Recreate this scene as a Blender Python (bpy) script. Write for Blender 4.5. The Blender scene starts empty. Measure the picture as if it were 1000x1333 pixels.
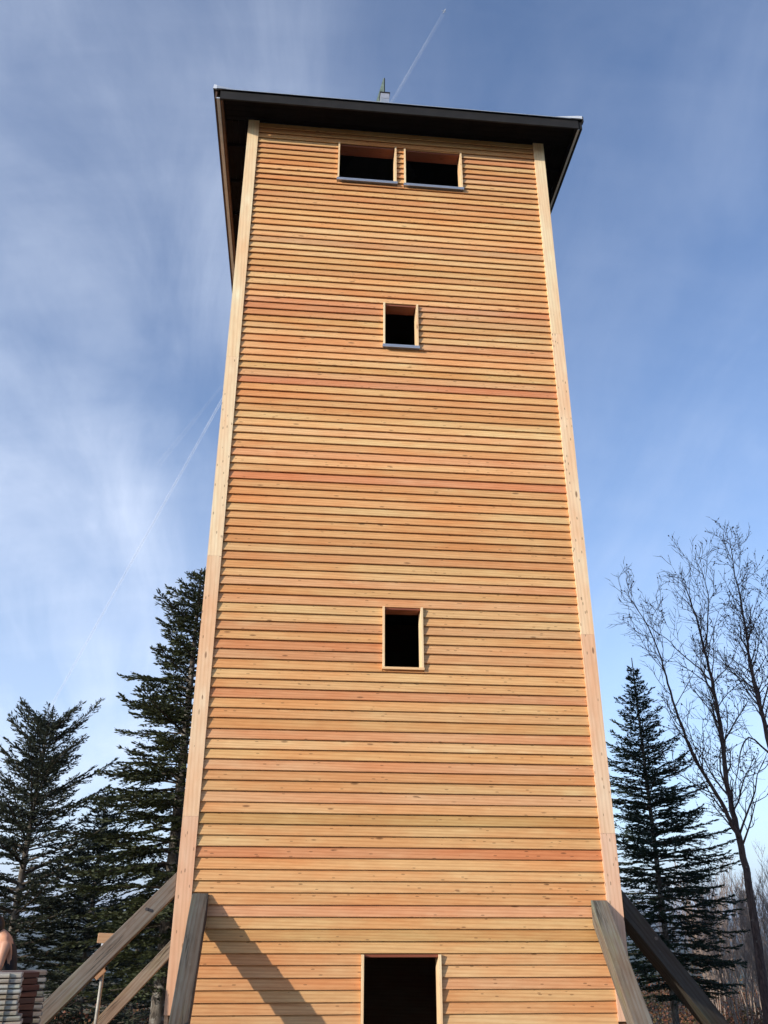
import bpy, bmesh, math, random
import numpy as np
from mathutils import Vector, Matrix, Quaternion
S = bpy.context.scene
COL = S.collection
R = math.radians

# ------------------------------------------------------------------ camera
CAM = Vector((1.39879, -11.79257, 0.8562))
FPX, PITCH, YAW, ROLL = 1133.79, 0.4390326, 0.0971557, 0.002011
cf = Vector((math.sin(YAW) * math.cos(PITCH), math.cos(YAW) * math.cos(PITCH), math.sin(PITCH)))
cr = Vector((math.cos(YAW), -math.sin(YAW), 0))
cu = cr.cross(cf)
CR = cr * math.cos(ROLL) + cu * math.sin(ROLL)
CU = -cr * math.sin(ROLL) + cu * math.cos(ROLL)
cd = bpy.data.cameras.new('camera')
cam = bpy.data.objects.new('camera', cd)
COL.objects.link(cam)
cam.matrix_world = Matrix(((CR.x, CU.x, -cf.x, CAM.x), (CR.y, CU.y, -cf.y, CAM.y), (CR.z, CU.z, -cf.z, CAM.z), (0, 0, 0, 1)))
cd.sensor_fit = 'VERTICAL'
cd.sensor_height = 36
cd.lens = 36 * FPX / 1333.33
cd.clip_start = 0.05
cd.clip_end = 90000
S.camera = cam


def at(x, y, Y):
    """the place in the world at depth Y that was surveyed at pixel x, y of the 1000 x 1333 photograph"""
    d = cf + CR * ((x - 500) / FPX) - CU * ((y - 666.5) / FPX)
    return CAM + d * ((Y - CAM.y) / d.y)


# ------------------------------------------------------------------ sky, sun, exposure
SUN_TO = Vector((-1.6, -1.0, 0.52)).normalized()
W = bpy.data.worlds.new('World')
S.world = W
W.use_nodes = True
nt = W.node_tree
N, L = nt.nodes, nt.links
bg = N['Background']


def node(t, T, **kw):
    n = t.nodes.new(T)
    for k, v in kw.items():
        setattr(n, k, v)
    return n


def mth(t, op, a, b=None, c=None, clamp=False):
    n = t.nodes.new('ShaderNodeMath')
    n.operation = op
    n.use_clamp = clamp
    for i, v in enumerate((a, b, c)):
        if v is None:
            continue
        if isinstance(v, (int, float)):
            n.inputs[i].default_value = v
        else:
            t.links.new(v, n.inputs[i])
    return n.outputs[0]


def mixc(t, fac, a, b, mode='MIX'):
    n = t.nodes.new('ShaderNodeMix')
    n.data_type = 'RGBA'
    n.blend_type = mode
    n.clamp_factor = True
    for i, v in ((0, fac), (6, a), (7, b)):
        if isinstance(v, (int, float)):
            n.inputs[i].default_value = v
        elif isinstance(v, tuple):
            n.inputs[i].default_value = (*v[:3], 1)
        else:
            t.links.new(v, n.inputs[i])
    return n.outputs[2]


def ramp(t, v, stops, interp='LINEAR'):
    n = t.nodes.new('ShaderNodeValToRGB')
    n.color_ramp.interpolation = interp
    while len(n.color_ramp.elements) > len(stops):
        n.color_ramp.elements.remove(n.color_ramp.elements[-1])
    while len(n.color_ramp.elements) < len(stops):
        n.color_ramp.elements.new(1)
    for e, (p, c) in zip(n.color_ramp.elements, stops):
        e.position = p
        e.color = (c, c, c, 1) if isinstance(c, (int, float)) else (*c, 1)
    t.links.new(v, n.inputs[0])
    return n.outputs[0]


def noise(t, vec, scale, detail=4, rough=.5, dist=0.):
    n = t.nodes.new('ShaderNodeTexNoise')
    n.inputs['Scale'].default_value = scale
    n.inputs['Detail'].default_value = detail
    n.inputs['Roughness'].default_value = rough
    n.inputs['Distortion'].default_value = dist
    t.links.new(vec, n.inputs['Vector'])
    return n.outputs['Fac']


def mapping(t, vec, scale=(1, 1, 1), rot=(0, 0, 0), loc=(0, 0, 0)):
    n = t.nodes.new('ShaderNodeMapping')
    n.inputs['Scale'].default_value = scale
    n.inputs['Rotation'].default_value = rot
    n.inputs['Location'].default_value = loc
    t.links.new(vec, n.inputs['Vector'])
    return n.outputs[0]


SKY_TINT = (.98, 1.07, 1.28)
SKY_STRENGTH = 0.13
sky = node(nt, 'ShaderNodeTexSky', sky_type='NISHITA', sun_disc=False)
sky.sun_elevation = math.asin(SUN_TO.z)
sky.sun_rotation = math.atan2(SUN_TO.x, SUN_TO.y)
sky.air_density = 1.0
sky.dust_density = 1.3
sky.ozone_density = 1.0
sky.altitude = 900
tc = node(nt, 'ShaderNodeTexCoord')
gen = tc.outputs['Generated']
sep = node(nt, 'ShaderNodeSeparateXYZ')
L.new(gen, sep.inputs[0])
zz = mth(nt, 'ADD', mth(nt, 'MAXIMUM', sep.outputs[2], 0.0), 0.75)
px_ = mth(nt, 'DIVIDE', sep.outputs[0], zz)
py_ = mth(nt, 'DIVIDE', sep.outputs[1], zz)
cmb = node(nt, 'ShaderNodeCombineXYZ')
L.new(px_, cmb.inputs[0])
L.new(py_, cmb.inputs[1])
cl = cmb.outputs[0]
# thin cirrus: long torn streaks, broken by a softer larger pattern
st = mapping(nt, cl, (2.9, 1.6, 1), (0, 0, R(34)), (3.1, 1.7, 0))
n1 = noise(nt, st, 2.8, 10, .60, .5)
n2 = noise(nt, mapping(nt, cl, (1, 1, 1), (0, 0, 0), (7.3, 2.2, 0)), 2.4, 5, .5, .2)
n3 = noise(nt, mapping(nt, cl, (1.2, 6, 1), (0, 0, R(48)), (1, 0, 0)), 5.0, 8, .6, .3)
wisp = ramp(nt, mth(nt, 'ADD', mth(nt, 'MULTIPLY', n1, .62), mth(nt, 'ADD', mth(nt, 'MULTIPLY', n2, .38), mth(nt, 'MULTIPLY', mth(nt, 'SUBTRACT', n3, .5), .14))), [(.38, 0.), (.49, .25), (.62, .62), (.76, .9)])


def toward(x, y, w0, w1):
    """1 near the direction of a bank of cirrus, 0 far from it"""
    d = (at(x, y, 10) - CAM).normalized()
    n = node(nt, 'ShaderNodeVectorMath', operation='DOT_PRODUCT')
    L.new(gen, n.inputs[0])
    n.inputs[1].default_value = d
    mr = node(nt, 'ShaderNodeMapRange', interpolation_type='SMOOTHERSTEP')
    L.new(n.outputs['Value'], mr.inputs[0])
    mr.inputs[1].default_value = math.cos(R(w0))
    mr.inputs[2].default_value = math.cos(R(w1))
    return mr.outputs[0]


bank = mth(nt, 'MAXIMUM', mth(nt, 'MULTIPLY', toward(-130, 900, 27, 5), 1.0), mth(nt, 'MULTIPLY', toward(140, 180, 19, 0), .34))
bank = mth(nt, 'MAXIMUM', bank, mth(nt, 'MULTIPLY', toward(1000, 1000, 24, 3), .20))
dens = mth(nt, 'MULTIPLY', wisp, mth(nt, 'ADD', mth(nt, 'MULTIPLY', bank, .50), .14), clamp=True)
dens = mth(nt, 'ADD', dens, mth(nt, 'MULTIPLY', bank, .20), clamp=True)
low = ramp(nt, sep.outputs[2], [(.0, .60), (.10, .30), (.30, .08), (.6, .0)])
skyc = mixc(nt, 1, sky.outputs[0], SKY_TINT, 'MULTIPLY')
hazec = mixc(nt, low, skyc, (3.6, 4.9, 7.3))
fin = mixc(nt, dens, hazec, (6.2, 6.7, 7.7))
L.new(fin, bg.inputs[0])
bg.inputs[1].default_value = SKY_STRENGTH

sd = bpy.data.lights.new('sun', 'SUN')
sd.energy = 3.4
sd.angle = R(.5)
sd.color = (1, .91, .78)
sun = bpy.data.objects.new('sun', sd)
COL.objects.link(sun)
sun.rotation_euler = (-SUN_TO).to_track_quat('-Z', 'Y').to_euler()
sun.location = (-20, -12, 20)
vs = S.view_settings
vs.view_transform = 'Standard'
vs.look = 'None'
vs.exposure = 0.52
vs.gamma = 1
vs.use_curve_mapping = False


# ------------------------------------------------------------------ object helpers
def tag(o, label=None, cat=None, group=None, kind=None):
    if label: o['label'] = label
    if cat: o['category'] = cat
    if group: o['group'] = group
    if kind: o['kind'] = kind
    return o


def empty(name, loc, label, cat, group=None):
    o = bpy.data.objects.new(name, None)
    o.empty_display_size = .2
    COL.objects.link(o)
    o.location = loc
    return tag(o, label, cat, group)


def put(o, parent=None):
    """parent an object whose matrix_basis is in world space"""
    if parent is not None:
        M = o.matrix_basis.copy()
        o.parent = parent
        p = parent
        PM = Matrix.Identity(4)
        while p is not None:
            PM = p.matrix_basis @ PM
            p = p.parent
        o.matrix_basis = PM.inverted() @ M
    return o


def meshobj(name, verts, faces, mat, parent=None, M=None, smooth=False, color=None):
    me = bpy.data.meshes.new(name)
    me.from_pydata([tuple(v) for v in verts], [], faces)
    if smooth:
        for p in me.polygons: p.use_smooth = True
    return link(name, me, mat, parent, M, color)


def link(name, me, mat, parent=None, M=None, color=None):
    if mat is not None and len(me.materials) == 0:
        me.materials.append(mat)
    me.validate(clean_customdata=False)
    me.update()
    o = bpy.data.objects.new(name, me)
    if M is not None: o.matrix_basis = M
    if color: o.color = (*color, 1)
    COL.objects.link(o)
    return put(o, parent)


def frame(p0, p1, up=Vector((0, 0, 1))):
    x = (p1 - p0).normalized()
    y = up.cross(x)
    if y.length < 1e-4: y = Vector((0, 1, 0)).cross(x)
    y.normalize()
    z = x.cross(y)
    M = Matrix((x, y, z)).transposed().to_4x4()
    M.translation = p0
    return M


def plank(name, p0, p1, wy, wz, mat, parent=None, up=Vector((0, 0, 1)), color=None, chamfer=0.0, cuts=0, wob=0., rnd=None):
    """board from p0 to p1 (its axis), local X along the grain, wy wide across, wz along the up hint"""
    p0, p1 = Vector(p0), Vector(p1)
    M = frame(p0, p1, up)
    ln = (p1 - p0).length
    bm = bmesh.new()
    bmesh.ops.create_cube(bm, size=1)
    for v in bm.verts:
        v.co = Vector(((v.co.x + .5) * ln, v.co.y * wy, v.co.z * wz))
    if cuts:
        es = [e for e in bm.edges if abs((e.verts[0].co - e.verts[1].co).x) > ln * .9]
        bmesh.ops.subdivide_edges(bm, edges=es, cuts=cuts, use_grid_fill=True)
    if chamfer:
        es = [e for e in bm.edges if len(e.link_faces) == 2 and e.calc_face_angle() > .5]
        bmesh.ops.bevel(bm, geom=es, offset=chamfer, segments=2, affect='EDGES', profile=.6)
    if wob and rnd:
        ph = [rnd.uniform(0, 6) for _ in range(4)]
        for v in bm.verts:
            v.co.y += wob * math.sin(v.co.x * 1.7 + ph[0]) + wob * .5 * math.sin(v.co.x * 4.1 + ph[1])
            v.co.z += wob * math.sin(v.co.x * 1.3 + ph[2]) + wob * .5 * math.sin(v.co.x * 3.7 + ph[3])
    me = bpy.data.meshes.new(name)
    bm.to_mesh(me)
    bm.free()
    return link(name, me, mat, parent, M, color)


def box(name, a, b, mat, parent=None, color=None, chamfer=0.):
    a, b = Vector(a), Vector(b)
    c = (a + b) / 2
    s = b - a
    bm = bmesh.new()
    bmesh.ops.create_cube(bm, size=1)
    for v in bm.verts: v.co = Vector((v.co.x * s.x, v.co.y * s.y, v.co.z * s.z))
    if chamfer: bmesh.ops.bevel(bm, geom=bm.edges[:], offset=chamfer, segments=2, affect='EDGES')
    me = bpy.data.meshes.new(name)
    bm.to_mesh(me)
    bm.free()
    return link(name, me, mat, parent, Matrix.Translation(c), color)


class Tubes:
    """polylines with a radius at every point, gathered into one mesh"""
    def __init__(self):
        self.v, self.f = [], []

    def add(self, pts, rad, n=5, cap=True):
        pts = [Vector(p) for p in pts]
        base = len(self.v)
        t = (pts[1] - pts[0]).normalized()
        a = t.orthogonal().normalized()
        for i, p in enumerate(pts):
            if 0 < i < len(pts) - 1:
                t2 = (pts[i + 1] - pts[i - 1]).normalized()
            elif i:
                t2 = (pts[i] - pts[i - 1]).normalized()
            else:
                t2 = t
            a = (a - t2 * a.dot(t2))
            a = a.normalized() if a.length > 1e-6 else t2.orthogonal().normalized()
            b = t2.cross(a)
            for k in range(n):
                th = 2 * math.pi * k / n
                self.v.append(p + (a * math.cos(th) + b * math.sin(th)) * rad[i])
        for i in range(len(pts) - 1):
            for k in range(n):
                k2 = (k + 1) % n
                o = base + i * n
                self.f.append((o + k, o + k2, o + n + k2, o + n + k))
        if cap:
            o = base + (len(pts) - 1) * n
            self.f.append(tuple(o + k for k in range(n)))
            self.f.append(tuple(base + k for k in reversed(range(n))))

    def blob(self, p, r):
        o = len(self.v)
        for d in ((1, 0, 0), (-1, 0, 0), (0, 1, 0), (0, -1, 0), (0, 0, 1.2), (0, 0, -1.2)):
            self.v.append(p + Vector(d) * r)
        for a, b, c in ((0, 2, 4), (2, 1, 4), (1, 3, 4), (3, 0, 4), (2, 0, 5), (1, 2, 5), (3, 1, 5), (0, 3, 5)):
            self.f.append((o + a, o + b, o + c))

    def build(self, name, mat, parent=None, smooth=True, M=None):
        return meshobj(name, self.v, self.f, mat, parent, M, smooth)


def quads_mesh(name, V, mat, nv=4):
    """V: (n, nv, 3) array of separate faces"""
    n = len(V)
    me = bpy.data.meshes.new(name)
    me.vertices.add(n * nv)
    me.vertices.foreach_set('co', V.reshape(-1).astype(np.float32))
    me.loops.add(n * nv)
    me.loops.foreach_set('vertex_index', np.arange(n * nv, dtype=np.int32))
    me.polygons.add(n)
    me.polygons.foreach_set('loop_start', np.arange(0, n * nv, nv, dtype=np.int32))
    me.polygons.foreach_set('loop_total', np.full(n, nv, dtype=np.int32))
    me.materials.append(mat)
    me.update(calc_edges=True)
    return me


# ------------------------------------------------------------------ materials
def newmat(name):
    m = bpy.data.materials.new(name)
    m.use_nodes = True
    t = m.node_tree
    return m, t, t.nodes['Principled BSDF']


def wood_vec(t, scale):
    """object space, shifted by a different amount on every board; local X is the grain"""
    c = t.nodes.new('ShaderNodeTexCoord')
    oi = t.nodes.new('ShaderNodeObjectInfo')
    off = t.nodes.new('ShaderNodeVectorMath')
    off.operation = 'MULTIPLY_ADD'
    cx = t.nodes.new('ShaderNodeCombineXYZ')
    for i in range(3): t.links.new(oi.outputs['Random'], cx.inputs[i])
    t.links.new(cx.outputs[0], off.inputs[0])
    off.inputs[1].default_value = (97, 41, 63)
    t.links.new(c.outputs['Object'], off.inputs[2])
    return off.outputs[0], oi


def wood(name, rough=.62, grain=.5, knots=1.0, cracks=0.0, blot=.25, spec=.25):
    m, t, b = newmat(name)
    v, oi = wood_vec(t, 1)
    col = oi.outputs['Color']
    # long soft drifts of hue along a board
    drift = noise(t, mapping(t, v, (.55, 2, 2)), 1.0, 4, .6)
    warm = mixc(t, 1, col, (1.03, .80, .66), 'MULTIPLY')
    pale = mixc(t, 1, col, (1.06, 1.12, 1.12), 'MULTIPLY')
    c = mixc(t, ramp(t, drift, [(.34, 1.), (.62, 0.)]), pale, warm)
    c = mixc(t, .85, col, c)
    # growth rings: wavering bands stretched along the board
    wv = mapping(t, v, (.55, 22, 22))
    wob = noise(t, mapping(t, v, (1.3, 5, 5)), 1.0, 2, .5)
    w = t.nodes.new('ShaderNodeTexWave')
    w.wave_type = 'BANDS'
    w.bands_direction = 'DIAGONAL'
    w.inputs['Scale'].default_value = .55
    w.inputs['Distortion'].default_value = 5.5
    w.inputs['Detail'].default_value = 3
    w.inputs['Detail Scale'].default_value = .8
    t.links.new(wv, w.inputs['Vector'])
    c = mixc(t, mth(t, 'MULTIPLY', ramp(t, w.outputs['Fac'], [(.35, 0.), (.95, 1.)]), .34 * grain), c, mixc(t, 1, c, (.60, .40, .28), 'MULTIPLY'))
    fib = noise(t, mapping(t, v, (3.2, 150, 150)), 1.0, 4, .6)
    c = mixc(t, mth(t, 'MULTIPLY', ramp(t, fib, [(.35, 1.), (.62, 0.)]), .35 * grain), c, mixc(t, 1, c, (.66, .52, .42), 'MULTIPLY'))
    # knots
    kd = None
    if knots:
        kv = mapping(t, v, (2.6, 8.5, 8.5))
        vo = t.nodes.new('ShaderNodeTexVoronoi')
        vo.inputs['Scale'].default_value = 1.0
        vo.inputs['Randomness'].default_value = 1
        t.links.new(kv, vo.inputs['Vector'])
        sx = t.nodes.new('ShaderNodeSeparateColor')
        t.links.new(vo.outputs['Color'], sx.inputs[0])
        size = mth(t, 'MULTIPLY', sx.outputs[0], .15)
        on = mth(t, 'GREATER_THAN', sx.outputs[1], .50)
        kd = mth(t, 'MULTIPLY', on, mth(t, 'SUBTRACT', 1.0, mth(t, 'DIVIDE', vo.outputs['Distance'], mth(t, 'ADD', size, .03)), clamp=True))
        c = mixc(t, mth(t, 'MULTIPLY', ramp(t, kd, [(.0, 0.), (.35, .8), (1., 1.)]), .85 * knots), c, (.13, .048, .018))
        # flame figure round a knot
        fl = mth(t, 'MULTIPLY', mth(t, 'SUBTRACT', sx.outputs[2], .55), 2.4, clamp=True)
        fl = mth(t, 'MULTIPLY', fl, ramp(t, vo.outputs['Distance'], [(.0, 1.), (.5, 0.)]))
        c = mixc(t, mth(t, 'MULTIPLY', fl, .7 * knots), c, mixc(t, 1, c, (1.1, 1.3, 1.45), 'MULTIPLY'))
        pin = t.nodes.new('ShaderNodeTexVoronoi')
        pin.inputs['Scale'].default_value = 1
        t.links.new(mapping(t, v, (6, 20, 20), (0, 0, 0), (3, 5, 7)), pin.inputs['Vector'])
        sp = t.nodes.new('ShaderNodeSeparateColor')
        t.links.new(pin.outputs['Color'], sp.inputs[0])
        pf = mth(t, 'MULTIPLY', mth(t, 'GREATER_THAN', sp.outputs[1], .62), mth(t, 'LESS_THAN', pin.outputs['Distance'], .15))
        c = mixc(t, mth(t, 'MULTIPLY', pf, .6 * knots), c, (.12, .05, .02))
    # blotches of dirt / weather
    bl = noise(t, mapping(t, v, (4.5, 22, 22), (0, 0, 0), (9, 3, 4)), 1.0, 5, .6)
    c = mixc(t, mth(t, 'MULTIPLY', ramp(t, bl, [(.42, 1.), (.6, 0.)]), blot), c, mixc(t, 1, c, (.74, .66, .60), 'MULTIPLY'))
    bump_in = fib
    if cracks:
        cn = noise(t, mapping(t, v, (.8, 26, 26), (0, 0, 0), (5, 5, 1)), 1.0, 4, .6, .4)
        cm = ramp(t, cn, [(.462, 0.), (.492, 1.), (.508, 1.), (.538, 0.)])
        msk = ramp(t, noise(t, mapping(t, v, (1.2, 5, 5), (0, 0, 0), (2, 8, 3)), 1.0, 2, .5), [(.45, 0.), (.6, 1.)])
        cm = mth(t, 'MULTIPLY', cm, msk)
        c = mixc(t, mth(t, 'MULTIPLY', cm, cracks), c, (.03, .025, .02))
        # green algae and pale scuffs
        al = noise(t, mapping(t, v, (1.5, 6, 6), (0, 0, 0), (1, 2, 11)), 1.0, 4, .6)
        c = mixc(t, mth(t, 'MULTIPLY', ramp(t, al, [(.5, 0.), (.7, 1.)]), .35), c, mixc(t, 1, c, (1.05, 1.25, .7), 'MULTIPLY'))
        sc = noise(t, mapping(t, v, (7, 30, 30), (0, 0, 0), (4, 7, 2)), 1.0, 5, .7)
        c = mixc(t, mth(t, 'MULTIPLY', ramp(t, sc, [(.66, 0.), (.74, 1.)]), .5), c, (.36, .33, .28))
        bump_in = mth(t, 'SUBTRACT', fib, mth(t, 'MULTIPLY', cm, 1.5))
    t.links.new(c, b.inputs['Base Color'])
    b.inputs['Roughness'].default_value = rough
    b.inputs['Specular IOR Level'].default_value = spec
    bp = t.nodes.new('ShaderNodeBump')
    bp.inputs['Strength'].default_value = .35
    bp.inputs['Distance'].default_value = .0025
    t.links.new(bump_in, bp.inputs['Height'])
    t.links.new(bp.outputs[0], b.inputs['Normal'])
    return m


def plain(name, col, rough=.6, metal=0., var=.2, scale=8, spec=.4, bump=0.):
    m, t, b = newmat(name)
    c = t.nodes.new('ShaderNodeTexCoord')
    n = noise(t, c.outputs['Object'], scale, 5, .6)
    d = tuple(x * (1 - var) for x in col)
    l = tuple(min(1, x * (1 + var)) for x in col)
    t.links.new(mixc(t, ramp(t, n, [(.3, 0.), (.7, 1.)]), d, l), b.inputs['Base Color'])
    b.inputs['Roughness'].default_value = rough
    b.inputs['Metallic'].default_value = metal
    b.inputs['Specular IOR Level'].default_value = spec
    if bump:
        bp = t.nodes.new('ShaderNodeBump')
        bp.inputs['Strength'].default_value = .5
        bp.inputs['Distance'].default_value = bump
        t.links.new(n, bp.inputs['Height'])
        t.links.new(bp.outputs[0], b.inputs['Normal'])
    return m


def bark(name, dark, light, scale=(9, 9, 2.2), lich=None, pos=.5):
    m, t, b = newmat(name)
    c = t.nodes.new('ShaderNodeTexCoord')
    v = mapping(t, c.outputs['Object'], scale)
    n = noise(t, v, 2.2, 6, .65, .4)
    col = mixc(t, ramp(t, n, [(.35, 0.), (.68, 1.)]), dark, light)
    if lich:
        l2 = noise(t, c.outputs['Object'], 5.5, 4, .6)
        col = mixc(t, ramp(t, l2, [(pos, 0.), (pos + .1, .8)]), col, lich)
    t.links.new(col, b.inputs['Base Color'])
    b.inputs['Roughness'].default_value = .9
    b.inputs['Specular IOR Level'].default_value = .15
    bp = t.nodes.new('ShaderNodeBump')
    bp.inputs['Strength'].default_value = .8
    bp.inputs['Distance'].default_value = .02
    t.links.new(n, bp.inputs['Height'])
    t.links.new(bp.outputs[0], b.inputs['Normal'])
    return m


def foliage(name, a, bcol, scale=1.6, trans=.12):
    m, t, b = newmat(name)
    c = t.nodes.new('ShaderNodeTexCoord')
    g = t.nodes.new('ShaderNodeNewGeometry')
    n = noise(t, c.outputs['Object'], scale, 3, .6)
    f = mth(t, 'ADD', mth(t, 'MULTIPLY', ramp(t, n, [(.35, 0.), (.65, 1.)]), .6), mth(t, 'MULTIPLY', g.outputs['Random Per Island'], .4))
    col = mixc(t, f, a, bcol)
    t.links.new(col, b.inputs['Base Color'])
    b.inputs['Roughness'].default_value = .55
    b.inputs['Specular IOR Level'].default_value = .25
    tr = t.nodes.new('ShaderNodeBsdfTranslucent')
    t.links.new(col, tr.inputs[0])
    mx = t.nodes.new('ShaderNodeMixShader')
    mx.inputs[0].default_value = trans
    t.links.new(b.outputs[0], mx.inputs[1])
    t.links.new(tr.outputs[0], mx.inputs[2])
    t.links.new(mx.outputs[0], t.nodes['Material Output'].inputs[0])
    return m


M_SIDING = wood('larch_siding', grain=.9, knots=.9)
M_TRIM = wood('larch_trim', grain=.5, knots=1.0, blot=.15)
M_OLD = wood('weathered_beam', rough=.8, grain=1.0, knots=.35, cracks=.8, blot=.4, spec=.15)
M_INNER = wood('inner_boarding', rough=.8, grain=.8, knots=.6)
M_FASCIA = plain('charcoal_metal', (.020, .019, .019), .72, .0, .25, 3, .2)
M_ZINC = plain('zinc_sheet', (.52, .55, .58), .42, .6, .15, 6)
M_WHITE = plain('bright_flashing', (.80, .82, .84), .35, .3, .06, 6)
M_SILLM = plain('sill_sheet', (.42, .45, .50), .38, .6, .12, 5)
M_ROOF = plain('roof_sheet', (.06, .062, .068), .45, .4, .2, 2)
M_COPPER = plain('patinated_sheet', (.20, .26, .21), .6, .2, .25, 8)
M_BARK_FIR = bark('fir_bark', (.05, .042, .035), (.20, .175, .15), (7, 7, 3), (.34, .33, .30), .55)
M_BARK_TWIG = bark('twig_bark', (.045, .035, .028), (.11, .09, .07))
M_BARK_BARE = bark('bare_tree_bark', (.045, .030, .027), (.13, .088, .075), (9, 9, 2.5), (.24, .22, .19), .62)
M_BARK_PALE = bark('sapling_bark', (.24, .175, .145), (.44, .35, .29), (9, 9, 2))
M_CONE = plain('seed_cluster', (.035, .022, .018), .8, 0, .3, 20)
M_NEEDLE = foliage('fir_needles', (.022, .032, .013), (.064, .074, .028), 1.3)
M_NEEDLE2 = foliage('spruce_needles', (.010, .022, .013), (.026, .044, .022), 1.6)
M_NEEDLE3 = foliage('grey_fir_needles', (.022, .030, .020), (.050, .060, .036), 1.3)

# ------------------------------------------------------------------ terrain
TW, TD = 5.6, 5.6      # tower width and depth


def sstep(a, b, x):
    t = min(1, max(0, (x - a) / (b - a)))
    return t * t * (3 - 2 * t)


def ground_z(x, y):
    # a made-up bank round the sunken tower base, a ridge, then the slope falling to the valley
    pit = sstep(-1.0, -.25, x) * sstep(-6.5, -2.2, y)
    z = -.74 - .80 * pit
    z -= .78 * sstep(.8, 3.5, y) * (1 - sstep(-1.0, -.25, x))
    z += -.6 * sstep(4, 26, y)
    r = math.hypot(x * .9, max(y, -40) - 2)
    fall = max(0, math.hypot(x, y) - 46)
    z -= 150 * (1 - math.exp(-fall / 420))
    z += .05 * math.sin(x * 1.3 + 1) * math.sin(y * 1.1) + .12 * math.sin(x * .31) * math.cos(y * .27 + 1)
    return z


def hillrise(x, y):
    d = math.hypot(x, y)
    if d < 1500: return 0
    a = math.atan2(x, y)
    h = 0
    for i, (dd, hh, w) in enumerate(((2300, 95, 500), (4200, 150, 900), (8200, 175, 1900))):
        prof = .75 + .25 * math.sin(a * (5 + 3 * i) + i * 1.7) + .10 * math.sin(a * (17 + 5 * i) + i)
        h += hh * prof * math.exp(-((d - dd) / w) ** 2)
    return h


gv, gf = [], []
rings = [0, 1, 2, 3, 4, 5, 6, 7, 8, 9, 10, 11.5, 13, 15, 17, 20, 24, 28, 33, 40, 48, 58, 70, 90, 120, 170, 240, 340, 480, 700, 1000, 1400, 1800, 2000, 2200, 2500, 2900, 3400, 3900, 4400, 5000, 6000, 7000, 8000, 9500, 12000, 20000]
NA = 120
for r in rings:
    for k in range(NA):
        th = 2 * math.pi * k / NA
        x, y = 2.8 + r * math.sin(th), -1 + r * math.cos(th)
        gv.append((x, y, ground_z(x, y) + hillrise(x, y)))
for i in range(len(rings) - 1):
    for k in range(NA):
        k2 = (k + 1) % NA
        a, b, c, d = i * NA + k, i * NA + k2, (i + 1) * NA + k2, (i + 1) * NA + k
        gf.append((a, d, c, b) if i else (a, d, c))
mg, t, b = newmat('ground_earth')
c = node(t, 'ShaderNodeTexCoord')
n_a = noise(t, c.outputs['Object'], .35, 6, .6)
n_b = noise(t, c.outputs['Object'], 7, 6, .65)
gcol = mixc(t, ramp(t, n_a, [(.4, 0.), (.6, 1.)]), (.24, .19, .13), (.15, .135, .075))
gcol = mixc(t, ramp(t, n_b, [(.35, 0.), (.7, .7)]), gcol, (.28, .22, .155))
ln_ = node(t, 'ShaderNodeVectorMath', operation='LENGTH')
t.links.new(c.outputs['Object'], ln_.inputs[0])
far = node(t, 'ShaderNodeMapRange')
t.links.new(ln_.outputs['Value'], far.inputs[0])
far.inputs[1].default_value = 60
far.inputs[2].default_value = 220
n_c = noise(t, c.outputs['Object'], .02, 8, .7)
forest = mixc(t, ramp(t, n_c, [(.42, 0.), (.6, 1.)]), (.020, .032, .018), (.052, .060, .028))
gcol = mixc(t, far.outputs[0], gcol, forest)
t.links.new(gcol, b.inputs['Base Color'])
b.inputs['Roughness'].default_value = .95
b.inputs['Specular IOR Level'].default_value = .1
bp = node(t, 'ShaderNodeBump')
bp.inputs['Strength'].default_value = .7
bp.inputs['Distance'].default_value = .04
t.links.new(n_b, bp.inputs['Height'])
t.links.new(bp.outputs[0], b.inputs['Normal'])
g = meshobj('ground', gv, gf, mg, smooth=True)
tag(g, kind='structure')

# ------------------------------------------------------------------ the tower
tower = empty('observation_tower', (2.8, 2.8, -1.55), 'tall square wooden tower clad in new orange larch boards under a dark overhanging roof', 'tower')

# y of every shadow gap at x = 440 in the photograph: boards are not all equally wide
GAP = [245.7,252.8,260.4,267.8,275.3,282.5,290,297.5,305.4,312.5,320.5,328,335.4,343.3,351.5,359.2,367,375,383,390.7,398.2,406.7,415.3,423.5,431.5,440,449.2,458.5,467.2,476,484.7,493.9,503,512.5,521.5,530.2,539.5,549,558.7,568.2,577.8,587.7,597.7,607.8,617.5,628,638.2,648.4,659.2,669.4,679,689.5,699.7,710.2,721.5,732.3,743.3,753.9,765,776,788,800,811.2,823,835.2,847.7,860.4,873,886,898.2,910.7,924,937,950.8,963.7,976.7,990,1004,1017.2,1031,1045.3,1059.2,1073.5,1088.2,1102.7,1117,1132.3,1146.8,1162.2,1178,1193.7,1209.5,1225.2,1241.3,1256.4,1272.8,1288.7,1305,1321]
TONE = 'OYOOTTYTYTPY' + 'YTTOYTOYPRPTTYTTYYTPRTOO' + 'OYYYYOPTOROTOYTOTOTO' + 'TYPOPYYPTRPOYTPTT' + 'OPYTPOTPTBTYRT' + 'TTOPTBTOOOO'
zg = [at(440, y, 0).z for y in GAP]
PITCHB = (zg[0] - zg[-1]) / (len(zg) - 1)
ZTOP = 14.365
up_ = [14.098]                       # the gap just above the windows
k = (up_[0] - zg[0]) / round((up_[0] - zg[0]) / PITCHB)
z = zg[0] + k
front = []
while z < ZTOP - .02:
    front.append(z)
    z += k
front = front[::-1] + zg
tone = 'TOTTTOYPOTOYTO'[-(len(front) - len(zg)):] + TONE
z = front[-1] - PITCHB
while z > -1.45:
    front.append(z)
    z -= PITCHB
tone = (tone + 'OTBOTPOTBOTO' * 3)[:len(front)]
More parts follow.
